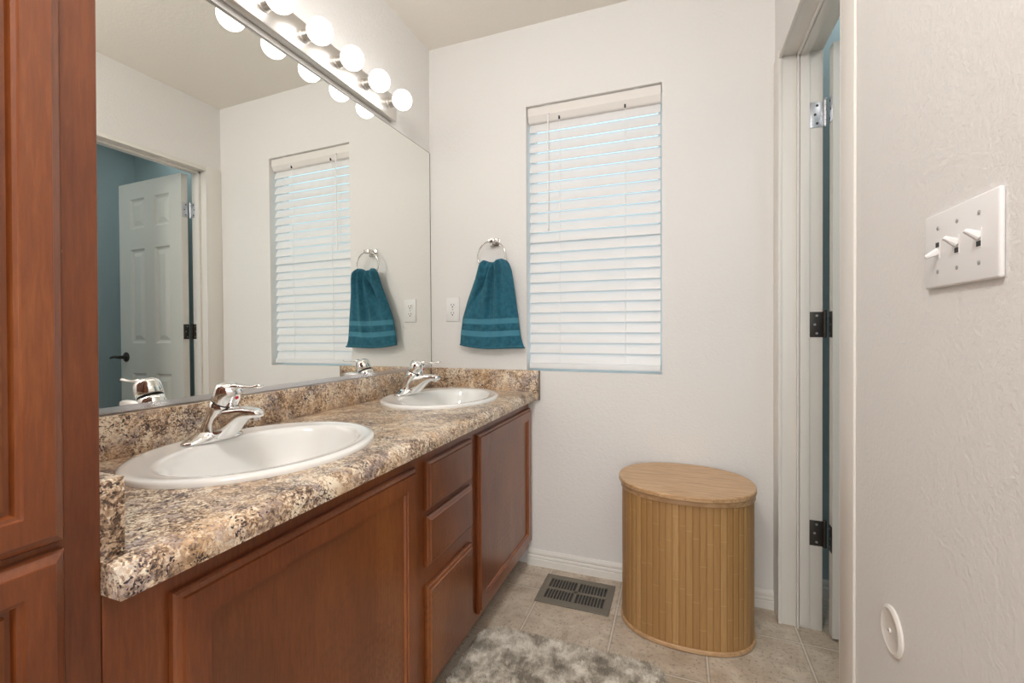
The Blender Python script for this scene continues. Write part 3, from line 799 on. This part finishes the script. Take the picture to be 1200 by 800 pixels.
o = obj('wall_cover_plate', wb, 'wall_plate' if 'wall_plate' in M else 'trim', smooth=True, base=(W, 0.953, 0.545))
tag(o, 'round white blank cover disc on the right wall near the floor', 'wall plate')
bp_ = B(); lathe(bp_, (W-0.0066, 0.953, 0.545), (-1, 0, 0), [(0, 0.0022), (0.0004, 0.002), (0.0006, 0)], 10); obj('screw', bp_, 'grey_metal', o)

# ------------------------------------------------------------------ towel ring and towel
RX, RY, RZ, RR = 0.350, D-0.050, 1.402, 0.068
tr = thing('towel_ring', 'round chrome towel ring mounted on the far wall', 'towel ring', (RX, D, RZ+RR))
bm = B(); zt = RZ+RR
lathe(bm, (RX, D-0.006, zt), (0, -1, 0), [(0, 0.014), (0.006, 0.010), (0.034, 0.009), (0.036, 0.009)], 24)
box(bm, RX-0.024, RX+0.024, D-0.0075, D-0.0003, zt-0.019, zt+0.019, 0.0025)
box(bm, RX-0.016, RX+0.016, D-0.060, D-0.038, zt-0.010, zt+0.011, 0.004)
obj('post', bm, 'nickel', tr, smooth=True)
bm = B(); tube(bm, [(RX+RR*math.sin(2*PI*k/64), RY, RZ+RR*math.cos(2*PI*k/64)) for k in range(64)], 0.0032, 12, closed=True)
obj('ring', bm, 'nickel', tr, smooth='all')

def lerp_tab(tab, z):
    for (z0, a), (z1, b) in zip(tab, tab[1:]):
        if z0 >= z >= z1: return a+(b-a)*(z0-z)/(z0-z1)
    return tab[-1][1] if z < tab[-1][0] else tab[0][1]
def towel():
    ZT, ZE = 1.376, 0.992
    L_ = [(1.376, 0.300), (1.362, 0.288), (1.30, 0.268), (1.20, 0.227), (1.12, 0.200), (1.05, 0.189), (0.992, 0.184)]
    R__ = [(1.376, 0.425), (1.362, 0.437), (1.33, 0.449), (1.25, 0.461), (1.12, 0.477), (1.03, 0.485), (0.992, 0.492)]
    b = B(); nt_, nf, nb = 90, 84, 40
    uv = b.loops.layers.uv.new('UVMap')
    rings = []; tt = []
    def fold(s, t, back):
        A = 0.024*(1-t)**0.7+0.007
        f = 0
        for c0, c1, wd0, wd1, a in ((0.13, 0.13, 0.09, 0.10, 0.9), (0.40, 0.42, 0.07, 0.11, 0.9), (0.63, 0.66, 0.06, 0.07, 1.0), (0.87, 0.88, 0.09, 0.12, 1.0)):
            c = c0+(c1-c0)*t; w_ = wd0+(wd1-wd0)*t
            f += a*math.exp(-((s-c)/w_)**2)
        f -= 0.9*math.exp(-((s-(0.44-0.36*min(1, t*1.6)))/0.045)**2)*max(0, 1-t*1.3)
        f -= 0.5*math.exp(-((s-(0.50-0.02*t))/0.03)**2)*(1-t)
        f += 0.16*math.sin(s*17+t*4)*(0.5+t)
        return A*f*(0.5 if back else 1)
    for i in range(nt_+1):
        t = i/nt_; z = ZT-(ZT-ZE)*t
        xl, xr = lerp_tab(L_, z), lerp_tab(R__, z)
        hd = 0.019-0.008*t
        yc = D-0.050+0.012*t
        if t < 0.06: 
            q = t/0.06; hd *= math.sqrt(max(0.02, 1-(1-q)**2))
        else: q = 1
        r = []
        for k in range(nf):
            s = k/(nf-1)
            e = (1-abs(2*s-1)**3.5)**0.5 if 0 < s < 1 else 0
            zz = z+ (0.010*math.sin(s*PI)*0 if t > 0.1 else 0)
            # sagging hem and top humps
            zz -= t**3*0.016*math.sin(PI*s) + t**8*0.012*max(0, (s-0.85)/0.15)
            zz += (1-min(1, t*6))*(0.006*math.sin(s*9.5+0.6)+0.005*s)
            r.append((xl+(xr-xl)*s+t**10*0.014*max(0, (s-0.9)/0.1)**2, yc-(hd*e+fold(s, t, False)*e*(0.4+0.6*q)), zz))
        for k in range(1, nb):
            s = 1-k/nb
            e = (1-abs(2*s-1)**3.5)**0.5
            zz = z-t**3*0.016*math.sin(PI*s) + (1-min(1, t*6))*(0.006*math.sin(s*9.5+0.6)+0.005*s)
            r.append((xl+(xr-xl)*s, min(D-0.004, yc+hd*e*0.8+fold(s, t, True)*e*0.6), zz))
        rings.append(r); tt.append(t)
    global tw_hem
    tw_hem = rings[-1][:nf]
    rv = loft(b, rings, cap0=True, cap1=True)
    # inset the hem so that it reads as a folded edge
    idx = {}
    for i, r in enumerate(rv):
        for k, v in enumerate(r): idx[v] = (k/len(r), tt[i])
    for f in b.faces:
        for l in f.loops: l[uv].uv = idx[l.vert]
    return b
tw = towel()
o = obj('hand_towel', tw, 'towel', smooth='all', base=(0.35, D-0.05, 0.99))
tag(o, 'teal terry hand towel hanging gathered through the ring on the far wall', 'towel')
b = B(); pts = []
tm = tw_hem
for q in tm: pts.append((q[0], q[1]-0.001, q[2]+0.0045))
tube(b, pts, 0.0030, 8)
hem = obj('hem', b, 'towel', o, smooth='all')

# ------------------------------------------------------------------ hamper
def sell(cx, cy, a, bq, n, z, cnt, ph=0.0):
    pts = []
    # equal arc length
    fine = []
    for k in range(1440):
        t = 2*PI*k/1440; c, s = math.cos(t), math.sin(t)
        fine.append((cx+a*math.copysign(abs(c)**(2/n), c), cy+bq*math.copysign(abs(s)**(2/n), s)))
    fine.append(fine[0])
    acc = [0]
    for p, q in zip(fine, fine[1:]): acc.append(acc[-1]+math.hypot(q[0]-p[0], q[1]-p[1]))
    tot = acc[-1]; i = 0
    for k in range(cnt):
        d = tot*k/cnt
        while acc[i+1] < d: i += 1
        f = (d-acc[i])/max(1e-9, acc[i+1]-acc[i])
        pts.append((fine[i][0]+(fine[i+1][0]-fine[i][0])*f, fine[i][1]+(fine[i+1][1]-fine[i][1])*f, z))
    return pts
HCX, HCY = 1.171, 1.772
hm = thing('laundry_hamper', 'oval bamboo-slat laundry hamper with a wooden lid standing by the far wall', 'hamper', (HCX, HCY, 0))
nsl = 60; b = B(); uv = b.loops.layers.uv.new('UVMap')
HZ = 0.502
a_, b_, nn_ = 0.2215, 0.172, 2.4
o1 = sell(HCX, HCY, a_, b_, nn_, 0, nsl*4)
rings = []
for z in (0.012, HZ-0.01):
    r = []
    for k, (x, y, _) in enumerate(o1):
        g = 0.0013 if k % 4 == 0 else 0.0
        dx, dy = x-HCX, y-HCY; l = math.hypot(dx, dy); r.append((x-dx/l*g, y-dy/l*g, z))
    rings.append(r)
rv = loft(b, rings)
for f in b.faces:
    if len(f.verts) > 4: continue
    for l in f.loops: pass
pos = {v: (k/4.0, j) for j, r in enumerate(rv) for k, v in enumerate(r)}
for f in b.faces:
    if len(f.verts) > 4: continue
    ks = [pos[l.vert][0] for l in f.loops]
    wrap = max(ks)-min(ks) > 10
    for l in f.loops:
        k, j = pos[l.vert]
        l[uv].uv = (k+nsl if (wrap and k < 10) else k, float(j))
obj('slatted_body', b, 'bamboo', hm)
def band(cx, cy, a, bb, n, z0, z1, bev=0.002):
    b = B(); rg = []
    for (ins, z) in ((bev, z0), (0, z0+bev), (0, z1-bev), (bev, z1)):
        rg.append(sell(cx, cy, a-ins, bb-ins, n, z, 160))
    loft(b, rg); return b
obj('bottom_rim', band(HCX, HCY, a_+0.0045, b_+0.0045, nn_, 0.002, 0.016), 'bamboo_lid', hm, smooth=True)
obj('top_rim', band(HCX, HCY, a_+0.004, b_+0.004, nn_, 0.484, 0.5055), 'bamboo_lid', hm, smooth=True)
LCX, LCY = 1.169, 1.760
obj('lid', band(LCX, LCY, 0.230, 0.1925, 2.18, 0.507, 0.524, 0.003), 'bamboo_lid', hm, smooth=True)
for k in range(9):
    b = B(); t = -PI*0.93+PI*0.86*k/8; n = 2.18
    c, s = math.cos(t), math.sin(t)
    p = Vector((LCX+0.2305*math.copysign(abs(c)**(2/n), c), LCY+0.193*math.copysign(abs(s)**(2/n), s), 0.515))
    cyl(b, p, (p.x-LCX, p.y-LCY, 0), 0.0016, 0.0006, 8)
    obj('tack', b, 'slot', hm)

# ------------------------------------------------------------------ floor register
rg_ = thing('floor_register', 'taupe metal floor vent with slotted grille beside the vanity', 'floor vent', (0.762, 1.800, 0))
x0, x1, y0, y1 = 0.618, 0.906, 1.697, 1.905
b = B()
zt_, hgt = 0.0045, 0.0045
ix0, ix1, iy0, iy1 = x0+0.028, x1-0.028, y0+0.035, y1-0.030
xm, ym = (ix0+ix1)/2, (iy0+iy1)/2
box(b, x0, x1, y0, iy0, 0.0005, zt_, 0.001); box(b, x0, x1, iy1, y1, 0.0005, zt_, 0.001)
box(b, x0, ix0, iy0, iy1, 0.0005, zt_); box(b, ix1, x1, iy0, iy1, 0.0005, zt_)
box(b, xm-0.006, xm+0.006, iy0, iy1, 0.0005, zt_); box(b, ix0, ix1, ym-0.006, ym+0.006, 0.0005, zt_)
obj('faceplate', b, 'register', rg_)
b = B()
for (xa, xb) in ((ix0, xm-0.006), (xm+0.006, ix1)):
    for (ya, yb) in ((iy0, ym-0.006), (ym+0.006, iy1)):
        n = 9
        for k in range(n):
            xx = xa+(xb-xa)*(k+0.5)/n
            if k: box(b, xa+(xb-xa)*k/n-0.0018, xa+(xb-xa)*k/n+0.0018, ya, yb, 0.0004, 0.0040)
obj('grille', b, 'register', rg_)
b = B(); box(b, ix0, ix1, iy0, iy1, 0.0001, 0.0006); obj('duct_opening', b, 'slot', rg_)
b = B(); box(b, ix1-0.001, ix1+0.004, ym-0.014, ym+0.002, 0.003, 0.009, 0.001); obj('damper_lever', b, 'register', rg_)

# ------------------------------------------------------------------ bath mat
def rrect(x0, x1, y0, y1, r, z, n=14):
    p = []
    for cx, cy, a0 in ((x1-r, y1-r, 0), (x0+r, y1-r, 90), (x0+r, y0+r, 180), (x1-r, y0+r, 270)):
        for k in range(n+1):
            a = math.radians(a0+90*k/n); p.append((cx+r*math.cos(a), cy+r*math.sin(a), z))
    return p
MX0, MX1, MY0, MY1, MR = 0.497, 1.125, 0.40, 1.492, 0.085
b = B()
loft(b, [rrect(MX0+i, MX1-i, MY0+i, MY1-i, MR, z) for i, z in ((0.003, 0.001), (0, 0.004), (0.002, 0.008), (0.008, 0.010))])
mat_ = obj('bath_mat', b, 'rug', smooth=True, base=((MX0+MX1)/2, (MY0+MY1)/2, 0.0))
tag(mat_, 'grey mottled shag bath mat with rounded corners on the floor before the vanity', 'bath mat')
def inside(x, y):
    dx = max(MX0+MR-x, 0, x-(MX1-MR)); dy = max(MY0+MR-y, 0, y-(MY1-MR))
    return MX0 < x < MX1 and MY0 < y < MY1 and math.hypot(dx, dy) < MR
verts, faces = [], []
rnd = random.Random(3)
bx_, by_ = (MX0+MX1)/2, (MY0+MY1)/2
cnt = 0
while cnt < 52000:
    x = rnd.uniform(MX0, MX1); y = rnd.uniform(0.95, MY1) if rnd.random() < 0.86 else rnd.uniform(MY0, 0.95)
    if not inside(x, y): continue
    cnt += 1
    a = rnd.uniform(0, PI); w_ = rnd.uniform(0.0008, 0.0013); h = rnd.uniform(0.005, 0.010)
    lx, ly = rnd.gauss(0, 0.0035), rnd.gauss(0, 0.0035)
    cx, cy = math.cos(a)*w_, math.sin(a)*w_
    X, Y = x-bx_, y-by_; i = len(verts)
    verts += [(X-cx, Y-cy, 0.009), (X+cx, Y+cy, 0.009), (X+cx*0.8+lx*0.6, Y+cy*0.8+ly*0.6, 0.009+h*0.6), (X-cx*0.8+lx*0.6, Y-cy*0.8+ly*0.6, 0.009+h*0.6), (X+lx, Y+ly, 0.009+h)]
    faces += [(i, i+1, i+2, i+3), (i+3, i+2, i+4)]
me = bpy.data.meshes.new('pile'); me.from_pydata(verts, [], faces); me.materials.append(M['rug'])
pile = bpy.data.objects.new('pile', me); COL.objects.link(pile); pile.parent = mat_; pile['kind'] = 'stuff'
